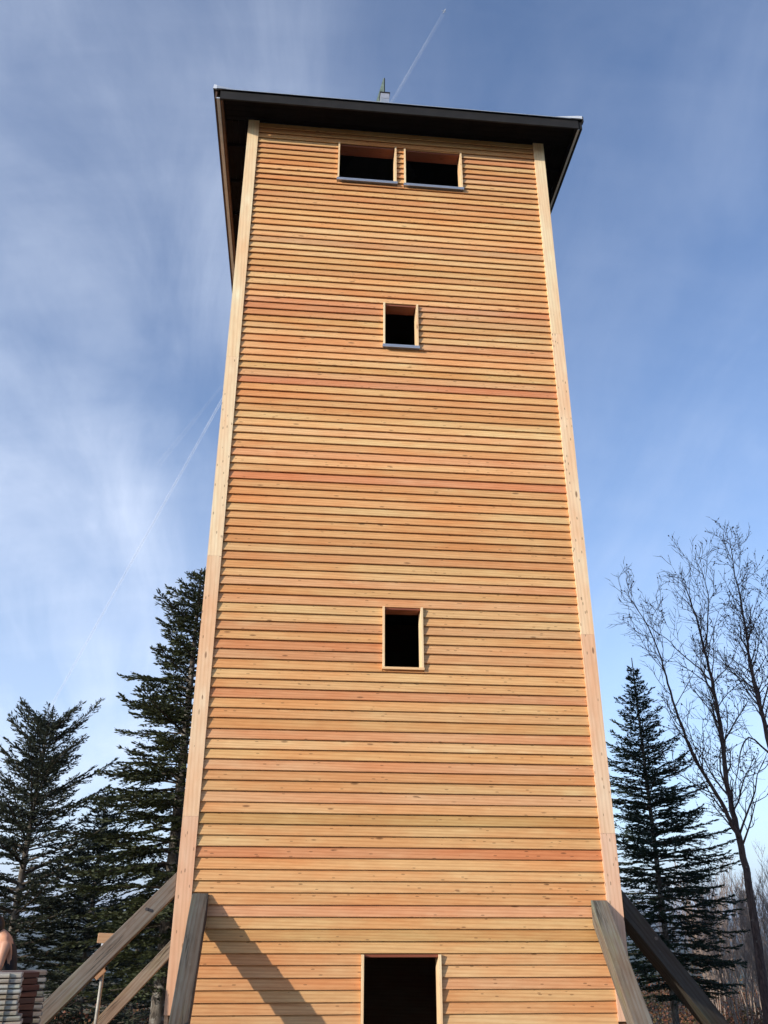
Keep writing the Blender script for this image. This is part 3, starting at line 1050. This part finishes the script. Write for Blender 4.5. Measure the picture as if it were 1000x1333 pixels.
# ------------------------------------------------------------------ bare trees at the right
def bare_tree(stems, seed, mat, n_twig=1.0, cones=.0, label='', name='bare_tree', rad=.10, levels=3, lenf=1.0):
    """stems: list of polylines (Vectors) with start and end radius"""
    rr = random.Random(seed)
    tr, lb, tw, cn = Tubes(), Tubes(), Tubes(), Tubes()

    def smooth(pts, k=4):
        out = []
        for i in range(len(pts) - 1):
            p0 = pts[max(0, i - 1)]; p1 = pts[i]; p2 = pts[i + 1]; p3 = pts[min(len(pts) - 1, i + 2)]
            for j in range(k):
                t_ = j / k
                out.append(.5 * ((2 * p1) + (p2 - p0) * t_ + (2 * p0 - 5 * p1 + 4 * p2 - p3) * t_ ** 2 + (3 * p1 - p0 - 3 * p2 + p3) * t_ ** 3))
        out.append(pts[-1])
        return out

    def shoot(p, d, ln, r, lev):
        seg = 5 if lev == 1 else (4 if lev == 2 else 3)
        pts = [p]
        dd = d.copy()
        for s in range(seg):
            dd = (dd + Vector((rr.gauss(0, .16), rr.gauss(0, .16), rr.gauss(0, .12) + (.11 if lev < 3 else .05)))).normalized()
            pts.append(pts[-1] + dd * (ln / seg))
        (lb if lev == 1 else tw).add(pts, [r * (1 - .72 * i / seg) for i in range(seg + 1)], 4 if lev == 1 else 3, False)
        if cones and lev >= 1:
            for p_ in pts[1:]:
                if rr.random() < cones: cn.blob(p_ + Vector((0, 0, -.01)), rr.uniform(.010, .026))
        if lev >= levels: return
        m = int({1: 5, 2: 3}[lev] * n_twig * min(1.4, max(.5, ln / (1.1 if lev == 1 else .5))))
        for j in range(m):
            q = .18 + .8 * (j + rr.random()) / m
            i0 = min(seg - 1, int(q * seg))
            pp = pts[i0].lerp(pts[i0 + 1], q * seg - i0)
            ax_ = (pts[i0 + 1] - pts[i0]).normalized()
            sd_ = ax_.orthogonal().normalized()
            sd_.rotate(Quaternion(ax_, rr.uniform(0, 6.28)))
            nd = (ax_ * rr.uniform(.6, 1.0) + sd_ * rr.uniform(.5, .85)).normalized()
            shoot(pp, nd, ln * rr.uniform(.28, .55) * (1.1 - .5 * q) + .08, max(.0075, r * .5), lev + 1)

    for (pts, r0, r1, q0, dens) in stems:
        sp = smooth(pts)
        n = len(sp)
        sp = [p + Vector((rr.gauss(0, .012), rr.gauss(0, .012), 0)) if 0 < i < n - 1 else p for i, p in enumerate(sp)]
        tr.add(sp, [r0 + (r1 - r0) * (i / (n - 1)) ** .85 for i in range(n)], 8, True)
        tot = sum((sp[i + 1] - sp[i]).length for i in range(n - 1))
        m = int(tot * 3.3 * dens * n_twig)
        for j in range(m):
            q = q0 + (1 - q0) * (j + rr.random()) / m
            i0 = min(n - 2, int(q * (n - 1)))
            pp = sp[i0].lerp(sp[i0 + 1], q * (n - 1) - i0)
            ax_ = (sp[i0 + 1] - sp[i0]).normalized()
            sd_ = ax_.orthogonal().normalized()
            sd_.rotate(Quaternion(ax_, rr.uniform(0, 6.28)))
            nd = (ax_ * rr.uniform(.65, 1.1) + sd_ * rr.uniform(.5, .95)).normalized()
            rl = (r0 + (r1 - r0) * q)
            shoot(pp, nd, lenf * rr.uniform(.55, 1.35) * (1.15 - .55 * q), max(.006, min(.028, rl * .38)), 1)
    base = stems[0][0][0]
    t_ = empty(name, base, label, 'tree')
    tr.build('trunk', mat, t_)
    lb.build('limbs', mat, t_)
    tw.build('twigs', mat, t_)
    if cn.v: cn.build('seed_clusters', M_CONE, t_, False)['kind'] = 'stuff'
    return t_


YB = 9.0


def P_(seq, Y, dy=0.):
    n = len(seq)
    return [at(x, y, Y + dy * i / max(1, n - 1)) for i, (x, y) in enumerate(seq)]


base1 = at(996, 1333, YB)
root1 = Vector((base1.x + .05, YB, gz(base1.x, YB) - .1))
bare_tree([
    ([root1] + P_([(990, 1260), (975, 1150), (962, 1090), (950, 1040), (940, 960), (930, 900), (917, 845), (905, 800), (893, 765)], YB, .5), .115, .012, .30, 1.1),
    (P_([(962, 1090), (948, 1062), (928, 1025), (905, 990), (884, 935), (870, 890), (858, 850), (842, 812), (822, 782)], YB, -.6), .06, .008, .2, 1.1),
    (P_([(925, 885), (905, 865), (885, 850), (868, 832), (850, 820)], YB, .5), .022, .006, .1, .8),
    (P_([(918, 845), (922, 800), (920, 765), (905, 725)], YB, -.5), .022, .006, .1, .9),
], 5, M_BARK_BARE, 1.0, .10, 'forked bare tree with two tall leaning stems just right of the dark spruce', levels=3, lenf=1.5)
YB2 = 10.0
base2 = at(1010, 1333, YB2)
root2 = Vector((base2.x + 1.0, YB2, gz(base2.x, YB2) - .1))
bare_tree([
    ([root2] + P_([(1040, 1200), (1022, 1060), (1000, 960), (985, 900), (975, 850), (968, 800), (958, 750), (950, 700)], YB2, .3), .10, .007, .36, 1.2),
    (P_([(985, 905), (965, 880), (945, 865), (925, 852)], YB2, .4), .02, .006, .1, 1.0),
    (P_([(1005, 985), (975, 960), (962, 990), (957, 1040)], YB2, .3), .03, .008, .1, 1.2),
    (P_([(992, 925), (1005, 870), (1010, 820), (1015, 770)], YB2, .5), .025, .007, .1, 1.2),
], 9, M_BARK_BARE, 1.1, .22, 'bare tree with dark seed clusters at the right edge, taller than the forked one', lenf=1.35)

# pale leafless saplings forming a thicket
thk = []
for sd_ in range(3):
    rr = random.Random(100 + sd_)
    tb, tw = Tubes(), Tubes()
    for s_ in range(5):
        az = rr.uniform(0, 6.28)
        d = Vector((math.cos(az) * .22, math.sin(az) * .22, 1)).normalized()
        p = Vector((math.cos(az) * .12, math.sin(az) * .12, 0))
        pts = [p.copy()]
        hh = rr.uniform(2.6, 4.2)
        for i in range(8):
            d = (d + Vector((rr.gauss(0, .05), rr.gauss(0, .05), .02))).normalized()
            p = p + d * hh / 8
            pts.append(p.copy())
        tb.add(pts, [.022 * (1 - .85 * i / 8) for i in range(9)], 5, False)
        for j in range(26):
            q = .22 + .76 * rr.random()
            i0 = min(7, int(q * 8))
            pp = pts[i0].lerp(pts[i0 + 1], q * 8 - i0)
            a2 = rr.uniform(0, 6.28)
            dd = (Vector((math.cos(a2), math.sin(a2), 0)) * .55 + Vector((0, 0, 1))).normalized()
            l2 = rr.uniform(.3, 1.0) * (1.2 - .7 * q)
            ps = [pp]
            for i in range(4):
                dd = (dd + Vector((rr.gauss(0, .12), rr.gauss(0, .12), .06))).normalized()
                ps.append(ps[-1] + dd * l2 / 4)
            tw.add(ps, [.007, .006, .005, .004, .003], 3, False)
            for k_ in range(4):
                b0 = ps[1 + rr.randrange(3)]
                a3 = rr.uniform(0, 6.28)
                d3 = (Vector((math.cos(a3), math.sin(a3), 0)) * .6 + Vector((0, 0, .9))).normalized()
                tw.add([b0, b0 + d3 * l2 * .18, b0 + d3 * l2 * .34 + Vector((0, 0, .03))], [.0045, .0035, .0025], 3, False)
    thk.append((tube_mesh('stems', tb, M_BARK_PALE), tube_mesh('twigs', tw, M_BARK_PALE)))
rr = random.Random(55)
spots = []
for i in range(18):
    Y = rr.uniform(12, 24)
    px = rr.uniform(885, 1035) if i % 2 else rr.uniform(940, 1035)
    p = at(px, 1290, Y)
    spots.append((p.x, Y))
for i, (x, y) in enumerate(spots):
    t_ = empty('bare_sapling', (x, y, gz(x, y)), 'pale leafless sapling in the thicket below the bare trees', 'sapling', 'leafless saplings in the thicket at the right')
    s = rr.uniform(.75, 1.35)
    Mx = Matrix.Translation((x, y, gz(x, y) - .05)) @ Matrix.Rotation(rr.uniform(0, 6.28), 4, 'Z') @ Matrix.Diagonal((s, s, s * 1.1, 1))
    for nm, me in zip(('stems', 'twigs'), thk[i % 3]): link(nm, me, None, t_, Mx)

# undergrowth: low autumn leaves and dry grass, uncountable
rn = np.random.default_rng(5)
mu, t, b = newmat('autumn_leaves')
g_ = node(t, 'ShaderNodeNewGeometry')
cT = node(t, 'ShaderNodeTexCoord')
nn = noise(t, cT.outputs['Object'], .9, 3, .5)
ff = mth(t, 'ADD', mth(t, 'MULTIPLY', nn, .75), mth(t, 'MULTIPLY', g_.outputs['Random Per Island'], .4))
cr_ = ramp(t, ff, [(.30, (.050, .055, .018)), (.45, (.10, .075, .025)), (.60, (.17, .070, .030)), (.75, (.21, .065, .035)), (.88, (.26, .17, .09))])
t.links.new(cr_, b.inputs['Base Color'])
b.inputs['Roughness'].default_value = .7
Vs = []
for i in range(420):
    Y = 8 + 24 * rn.random() ** .8
    x = 7 + 20 * rn.random() + (Y - 8) * .25
    if rn.random() < .25: x = -10 + 14 * rn.random(); Y = 11 + 18 * rn.random()
    hgt = .25 + .75 * rn.random() ** 2
    m = 170
    q = rn.normal(0, 1, (m, 3)) * np.array([.45, .45, .3])
    q[:, 2] = np.abs(q[:, 2]) * hgt * 2
    P = q + np.array([x, Y, gz(x, Y)])
    D = rn.normal(0, 1, (m, 3)) + np.array([0, 0, .5])
    D /= np.linalg.norm(D, axis=1, keepdims=True)
    A_ = rn.normal(0, 1, (m, 3))
    Sd = np.cross(D, A_)
    Sd /= np.linalg.norm(Sd, axis=1, keepdims=True)
    l = .05 + .06 * rn.random((m, 1))
    Vs.append(np.stack([P, P + D * l * .5 + Sd * l * .3, P + D * l, P + D * l * .5 - Sd * l * .3], 1))
me = quads_mesh('undergrowth', np.concatenate(Vs), mu)
o = link('undergrowth', me, None)
tag(o, 'low autumn-coloured brush and fallen leaves covering the slope behind the braces', 'undergrowth', kind='stuff')

# ------------------------------------------------------------------ post with a wooden block, left of the tower
PX_, PY_ = -.905, .80
gzp = gz(PX_, PY_)
post = empty('prop_post', (PX_ + .0, PY_, gzp), 'slim pale post topped by a tan wooden block, behind the long left brace', 'post')
tb = Tubes()
tb.add([(PX_ - .012, PY_, gzp - .1), (PX_ + .012, PY_, .56)], [.024, .022], 10)
tb.build('pole', plain('galvanised_pole', (.36, .34, .30), .55, .3, .25, 14), post)
plank('head_block', (PX_ - .105, PY_, .655), (PX_ + .085, PY_ + .02, .648), .11, .115, M_TRIM, post, color=(.50, .35, .22), chamfer=.008)
box('head_plate', (PX_ - .045, PY_ - .045, .565), (PX_ + .03, PY_ + .045, .592), M_WHITE, post)
plank('side_wedge', (PX_ - .065, PY_ - .03, .20), (PX_ + .035, PY_ - .028, .30), .05, .05, M_TRIM, post, color=(.42, .23, .13))

# ------------------------------------------------------------------ piles of slats at the lower left
M_SLAT = wood('grey_slat', rough=.75, grain=1.0, knots=.2, cracks=.5, blot=.35)
ORD = ['top', 'second', 'third', 'fourth', 'fifth', 'sixth', 'seventh', 'eighth', 'ninth', 'tenth', 'eleventh', 'twelfth', 'thirteenth', 'fourteenth', 'fifteenth', 'sixteenth', 'seventeenth']
sdir = Vector((1, .22, 0)).normalized()
rr = random.Random(21)


def slat(p_end, d, ln, w, th, col, label, group, nm='wooden_slat'):
    p1 = Vector(p_end)
    p0 = p1 - d * ln
    o = plank(nm, p0, p1, w, th, M_SLAT, None, color=col, chamfer=th * .32)
    return tag(o, label, 'slat', group)


zt0 = at(33, 1269, -3).z
nsl = 0
z = zt0
while z > gz(-1.2, -3) + .05 and nsl < 17:
    off = 0 if nsl < 8 else .043
    e_ = Vector((-.875 + off + rr.uniform(-.006, .010), -3.0, z))
    c_ = rr.uniform(.8, 1.15)
    slat(e_, sdir, 2.2, .30, .031, (.47 * c_, .455 * c_, .41 * c_), 'weathered grey slat, %s of the front pile counted from above' % (ORD[nsl] if nsl else 'topmost'), 'grey slats piled at the lower left')
    nsl += 1
    z -= .0395
zend = z
# ties round the pile
for dx in (.10, .62):
    ox = Vector((-.875, -3.0, 0)) - sdir * dx
    nv = Vector((sdir.y, -sdir.x, 0))
    a = ox + nv * .158
    tt = plank('tie_strap', (a.x, a.y, zend + .03), (a.x, a.y, zt0 + .02), .018, .004, plain('strap', (.09, .08, .07), .5), None, up=sdir)
    tag(tt, 'dark strap down the front pile of slats, %s its right end' % ('close to' if dx < .3 else 'farther from'), 'strap')
# bearers under the pile
for dx in (.3, 1.6):
    a = Vector((-.875, -3.0, 0)) - sdir * dx
    zg_ = gz(a.x, a.y)
    tag(box('bearer_block', (a.x - .05, a.y - .2, zg_ - .06), (a.x + .05, a.y + .2, zend + .022), M_OLD, None, color=(.2, .16, .12)), 'rough bearer under the front pile of slats, %s' % ('near its right end' if dx < 1 else 'out of the picture to the left'), 'bearer')
# reddish pile behind it and a second grey one
z = at(40, 1268, -2.3).z
XR = at(48, 1268, -2.3).x
i = 0
while z > gz(-1.1, -2.2) + .03 and i < 13:
    c_ = rr.uniform(.75, 1.2)
    o = plank('timber_offcut', (XR - .26, -2.42 + rr.uniform(-.02, .02), z), (XR + rr.uniform(-.01, .01), -2.30, z), .3, .045, M_SLAT, None, color=(.105 * c_, .045 * c_, .032 * c_), chamfer=.006)
    tag(o, 'reddish brown board end, %s down in the stack between the grey slats' % ORD[i] if i else 'topmost reddish brown board end in the stack between the grey slats', 'board', 'reddish boards stacked between the grey slats')
    z -= .052
    i += 1
z = at(55, 1266, -1.7).z
for i in range(9):
    c_ = rr.uniform(.7, 1.1)
    e_ = Vector((at(61, 1268, -1.7).x + rr.uniform(-.01, .008), -1.7, z))
    slat(e_, Vector((1, .30, 0)).normalized(), .9, .28, .036, (.30 * c_, .29 * c_, .27 * c_), 'grey slat end, %s in the rear pile right of the reddish boards' % (ORD[i] if i else 'topmost'), 'grey slats in the rear pile')
    z -= .058
tag(box('bearer_block', (-1.3, -1.95, gz(-1.2, -1.8) - .06), (-.85, -1.6, z + .030), M_OLD, None, color=(.16, .12, .1)), 'rough timber packing under the rear pile of slats', 'bearer')
tag(box('bearer_block', (XR - .2, -2.5, gz(-.9, -2.3) - .3), (XR - .04, -2.2, at(40, 1268, -2.3).z - 13 * .052 + .028), M_OLD, None, color=(.16, .12, .1)), 'rough timber packing under the reddish boards', 'bearer')

# ------------------------------------------------------------------ the person at the left edge
M_SKIN = plain('skin', (.50, .25, .15), .5, 0, .15, 9)
M_TOP = plain('black_vest', (.012, .012, .015), .85, 0, .3, 20)
M_TROU = plain('dark_trousers', (.03, .035, .05), .9, 0, .3, 14)
M_HAIR = plain('dark_hair', (.014, .010, .008), .6, 0, .3, 30)
M_SHOE = plain('boots', (.06, .045, .035), .7, 0, .2, 12)


def skinned(name, V, E, Rr, mat, parent, root=0, sub=2):
    me = bpy.data.meshes.new(name)
    me.from_pydata([tuple(v) for v in V], E, [])
    me.materials.append(mat)
    o = bpy.data.objects.new(name, me)
    COL.objects.link(o)
    put(o, parent)
    md = o.modifiers.new('skin', 'SKIN')
    md.use_smooth_shade = True
    for i, d in enumerate(me.skin_vertices[0].data):
        r = Rr[i]
        d.radius = r if isinstance(r, tuple) else (r, r)
        d.use_root = (i == root)
    s = o.modifiers.new('sub', 'SUBSURF')
    s.levels = s.render_levels = sub
    return o


YP = -1.0
SH = at(10.5, 1224, YP)                       # the shoulder seen in the photo
gp = gz(SH.x - .2, YP)
person = empty('person', (SH.x - .1, YP, gp), 'person in a black sleeveless top bending over behind the slats at the left edge', 'person')
# facing -X, bent forward; near side is -Y
hip = Vector((SH.x - .02, YP + .17, gp + .92))
chest = Vector((SH.x - .02, YP + .17, SH.z - .10))
neck = Vector((SH.x - .10, YP + .17, SH.z + .05))
head = Vector((SH.x - .235, YP + .16, SH.z + .125))
shn = Vector((SH.x - .02, YP + .0, SH.z - .045))
shf = Vector((SH.x - .06, YP + .34, SH.z - .045))
eln = at(-2, 1262, YP - .04)
wrn = eln + Vector((-.20, -.02, -.10))
elf = Vector((SH.x - .20, YP + .40, SH.z - .28))
wrf = elf + Vector((-.19, -.04, -.11))
V = [hip, (hip + chest) / 2, chest, neck, neck.lerp(head, .5), shn, shn.lerp(eln, .5), eln, wrn, wrn + Vector((-.05, 0, -.02)),
     shf, shf.lerp(elf, .5), elf, wrf, wrf + Vector((-.05, 0, -.02)),
     hip + Vector((0, -.10, -.04)), hip + Vector((-.05, -.12, -.46)), hip + Vector((.03, -.12, -.86)), hip + Vector((-.14, -.13, -.90)),
     hip + Vector((0, .10, -.04)), hip + Vector((.02, .12, -.46)), hip + Vector((.12, .12, -.86)), hip + Vector((-.05, .13, -.90))]
E = [(0, 1), (1, 2), (2, 3), (3, 4), (2, 5), (5, 6), (6, 7), (7, 8), (8, 9), (2, 10), (10, 11), (11, 12), (12, 13), (13, 14), (0, 15), (15, 16), (16, 17), (17, 18), (0, 19), (19, 20), (20, 21), (21, 22)]
Rr = [(.12, .14), (.105, .13), (.115, .15), .055, .052, .062, .048, .040, .028, (.032, .016), .062, .048, .040, .028, (.032, .016), .085, .058, .042, .03, .085, .058, .042, .03]
skinned('body', V, E, Rr, M_SKIN, person)
# black vest: torso with narrow straps
V = [hip + Vector((0, 0, .02)), (hip + chest) / 2, chest + Vector((.0, 0, -.02)), chest + Vector((0, -.09, .045)), chest + Vector((-.04, -.07, .12)), chest + Vector((-.02, .09, .045)), chest + Vector((-.05, .07, .12))]
skinned('vest', V, [(0, 1), (1, 2), (2, 3), (3, 4), (2, 5), (5, 6)], [(.135, .155), (.122, .145), (.125, .155), .06, .035, .06, .035], M_TOP, person)
V = [hip, hip + Vector((0, -.10, -.05)), hip + Vector((-.05, -.12, -.46)), hip + Vector((.03, -.12, -.83)), hip + Vector((0, .10, -.05)), hip + Vector((.02, .12, -.46)), hip + Vector((.12, .12, -.83))]
skinned('trousers', V, [(0, 1), (1, 2), (2, 3), (0, 4), (4, 5), (5, 6)], [(.145, .15), .10, .075, .062, .10, .075, .062], M_TROU, person)
for q, s in ((hip + Vector((.03, -.12, -.86)), 1), (hip + Vector((.12, .12, -.86)), 1)):
    skinned('boot', [q + Vector((0, 0, .06)), q + Vector((0, 0, -.02)), q + Vector((-.10, 0, -.035)), q + Vector((-.19, 0, -.04))], [(0, 1), (1, 2), (2, 3)], [.055, .055, (.045, .04), (.035, .03)], M_SHOE, person)
# hands with five fingers, closing on the slats
for w_, sg in ((wrn + Vector((-.05, 0, -.02)), -1), (wrf + Vector((-.05, 0, -.02)), 1)):
    for k_, (oy, l_) in enumerate(((-.030, .062), (-.010, .072), (.010, .068), (.030, .052))):
        a = w_ + Vector((-.0, oy * .8, .0))
        a1 = a + Vector((-.045, oy * .3, -.012))
        a2 = a1 + Vector((-l_ * .45, 0, -.012))
        a3 = a2 + Vector((-l_ * .30, 0, -.028))
        skinned('finger', [a, a1, a2, a3], [(0, 1), (1, 2), (2, 3)], [.011, .010, .009, .007], M_SKIN, person, sub=1)
    a = w_ + Vector((.02, sg * .02, -.005))
    skinned('thumb', [a, a + Vector((-.03, sg * .028, -.012)), a + Vector((-.058, sg * .030, -.028))], [(0, 1), (1, 2)], [.013, .011, .009], M_SKIN, person, sub=1)


def ellipsoid(name, c, r, mat, parent, rot=(0, 0, 0), shape=None):
    bm = bmesh.new()
    bmesh.ops.create_uvsphere(bm, u_segments=20, v_segments=14, radius=1)
    for v in bm.verts:
        if shape: v.co = shape(v.co.copy())
        v.co = Vector((v.co.x * r[0], v.co.y * r[1], v.co.z * r[2]))
    for f in bm.faces: f.smooth = True
    me = bpy.data.meshes.new(name)
    bm.to_mesh(me)
    bm.free()
    from mathutils import Euler
    return link(name, me, mat, parent, Matrix.Translation(c) @ Euler(rot).to_matrix().to_4x4())


def headshape(v):
    if v.z < 0: v.x *= 1 + .10 * v.z; v.y *= 1 + .28 * v.z
    if v.x < -.55 and abs(v.z + .05) < .3 and abs(v.y) < .22: v.x -= .16 * (1 - abs(v.z + .05) / .3)
    if v.x < -.6 and abs(v.z - .12) < .1 and abs(abs(v.y) - .35) < .14: v.x += .07
    return v


HR = (0, -.45, 0)
ellipsoid('head', head, (.098, .077, .118), M_SKIN, person, HR, headshape)
ellipsoid('hair', head + Vector((.018, 0, .022)), (.106, .092, .118), M_HAIR, person, HR, lambda v: v if v.x > -.35 or v.z > .55 else Vector((-.35, v.y, v.z)))
for sy in (-1, 1):
    ellipsoid('ear', head + Vector((.005, sy * .080, -.01)), (.022, .010, .034), M_SKIN, person, HR)
    ellipsoid('eye', head + Vector((-.088, sy * .030, -.025)), (.010, .013, .010), plain('eye', (.2, .15, .12), .2), person, HR)
ellipsoid('mouth', head + Vector((-.072, 0, -.085)), (.012, .024, .007), plain('lips', (.4, .13, .1), .5), person, HR)

# ------------------------------------------------------------------ contrails and the aeroplane that leaves one
mc, t, b = newmat('contrail_ice')
t.nodes.remove(b)
df = node(t, 'ShaderNodeBsdfDiffuse')
df.inputs[0].default_value = (.9, .9, .9, 1)
trn = node(t, 'ShaderNodeBsdfTransparent')
tl_ = node(t, 'ShaderNodeBsdfTranslucent')
tl_.inputs[0].default_value = (.9, .9, .9, 1)
ad = node(t, 'ShaderNodeMixShader')
t.links.new(df.outputs[0], ad.inputs[1])
t.links.new(tl_.outputs[0], ad.inputs[2])
cT = node(t, 'ShaderNodeTexCoord')
oi = node(t, 'ShaderNodeObjectInfo')
nz = noise(t, cT.outputs['Object'], .0016, 5, .6)
mxs = node(t, 'ShaderNodeMixShader')
sepc = node(t, 'ShaderNodeSeparateColor')
t.links.new(oi.outputs['Color'], sepc.inputs[0])
t.links.new(mth(t, 'MULTIPLY', ramp(t, nz, [(.3, .35), (.65, 1.)]), sepc.outputs[0]), mxs.inputs[0])
t.links.new(trn.outputs[0], mxs.inputs[1])
t.links.new(ad.outputs[0], mxs.inputs[2])
t.links.new(mxs.outputs[0], t.nodes['Material Output'].inputs[0])


def at_alt(x, y, Z):
    d = cf + CR * ((x - 500) / FPX) - CU * ((y - 666.5) / FPX)
    return CAM + d * ((Z - CAM.z) / d.z)


def trail(a, b_, Z, r0, r1, off, dens, label, n=40):
    A0, B0 = at_alt(*a, Z), at_alt(*b_, Z)
    d = (B0 - A0).normalized()
    s = Vector((-d.y, d.x, 0))
    tb = Tubes()
    rq = random.Random(int(a[0]))
    pts = []
    for i in range(n + 1):
        pts.append(A0.lerp(B0, i / n) + s * off + s * rq.uniform(-1, 1) * r1 * .25 * i / n)
    tb.add(pts, [r0 + (r1 - r0) * i / n for i in range(n + 1)], 8, False)
    o = tb.build('contrail', mc)
    o.color = (dens, 0, 0, 1)
    return tag(o, label, 'contrail', 'contrails')


trail((577, 18), (500, 150), 9000, 3, 8, 9, .22, 'thin upper contrail right of the roof finial, left strand of the pair')
trail((577, 18), (500, 150), 9000, 3, 8, -12, .13, 'thin upper contrail right of the roof finial, right strand of the pair')
trail((292, 515), (48, 953), 9500, 26, 60, 0, .24, 'long soft contrail left of the tower that reaches down to the firs')
trail((300, 505), (215, 608), 9500, 20, 60, 170, .05, 'short faint contrail beside the upper end of the long soft one')
# the aeroplane at the head of the thin pair
A0, B0 = at_alt(577, 17, 9000), at_alt(500, 150, 9000)
d = (A0 - B0).normalized()
s = Vector((-d.y, d.x, 0))
pl = empty('aeroplane', A0, 'tiny white aeroplane at the upper end of the thin contrail', 'aeroplane')
M_PLANE = plain('white_aircraft_paint', (.8, .8, .8), .4)
tb = Tubes()
tb.add([A0 + d * q for q in (-2, 2, 8, 40, 52, 58)], [.8, 2.6, 3, 3, 2, .4], 10)
tb.build('fuselage', M_PLANE, pl)
Z1 = Vector((0, 0, .5))


def wing(nm, r, w0, sp, sw, w1):
    vs_ = []
    for sg in (-1, 1):
        for zz in (-1, 1):
            for (a, b2) in ((r, 0), (r - w0, 0), (r - sw - w1, sp), (r - sw, sp)):
                vs_.append(A0 + d * a + s * sg * b2 + Z1 * zz)
    fs = []
    for g0 in (0, 8):
        fs += [(g0, g0 + 1, g0 + 2, g0 + 3), (g0 + 7, g0 + 6, g0 + 5, g0 + 4)]
        for i in range(4):
            j = (i + 1) % 4
            fs.append((g0 + i, g0 + 4 + i, g0 + 4 + j, g0 + j))
    meshobj(nm, vs_, fs, M_PLANE, pl)


wing('wing', 34, 10, 28, 14, 3)
wing('tailplane', 8, 5, 10, 5, 2)
wedge('tail_fin', [A0 + d * 7, A0 + d * 0, A0 - d * 2 + Vector((0, 0, 9)), A0 + d * 1 + Vector((0, 0, 9))], M_PLANE, pl)
# ------------------------------------------------------------------ the air
mh, t, b = newmat('thin_air')
t.nodes.remove(b)
pv = node(t, 'ShaderNodeVolumePrincipled')
pv.inputs['Color'].default_value = (.80, .88, 1, 1)
pv.inputs['Density'].default_value = 1.1e-4
pv.inputs['Anisotropy'].default_value = .3
t.links.new(pv.outputs[0], t.nodes['Material Output'].inputs['Volume'])
hz = box('haze', (-20500, -20500, -152 - 2), (20500, 20500, 230), mh)
tag(hz, kind='stuff')
S.cycles.max_bounces = 6
S.cycles.volume_bounces = 0
S.cycles.transparent_max_bounces = 12
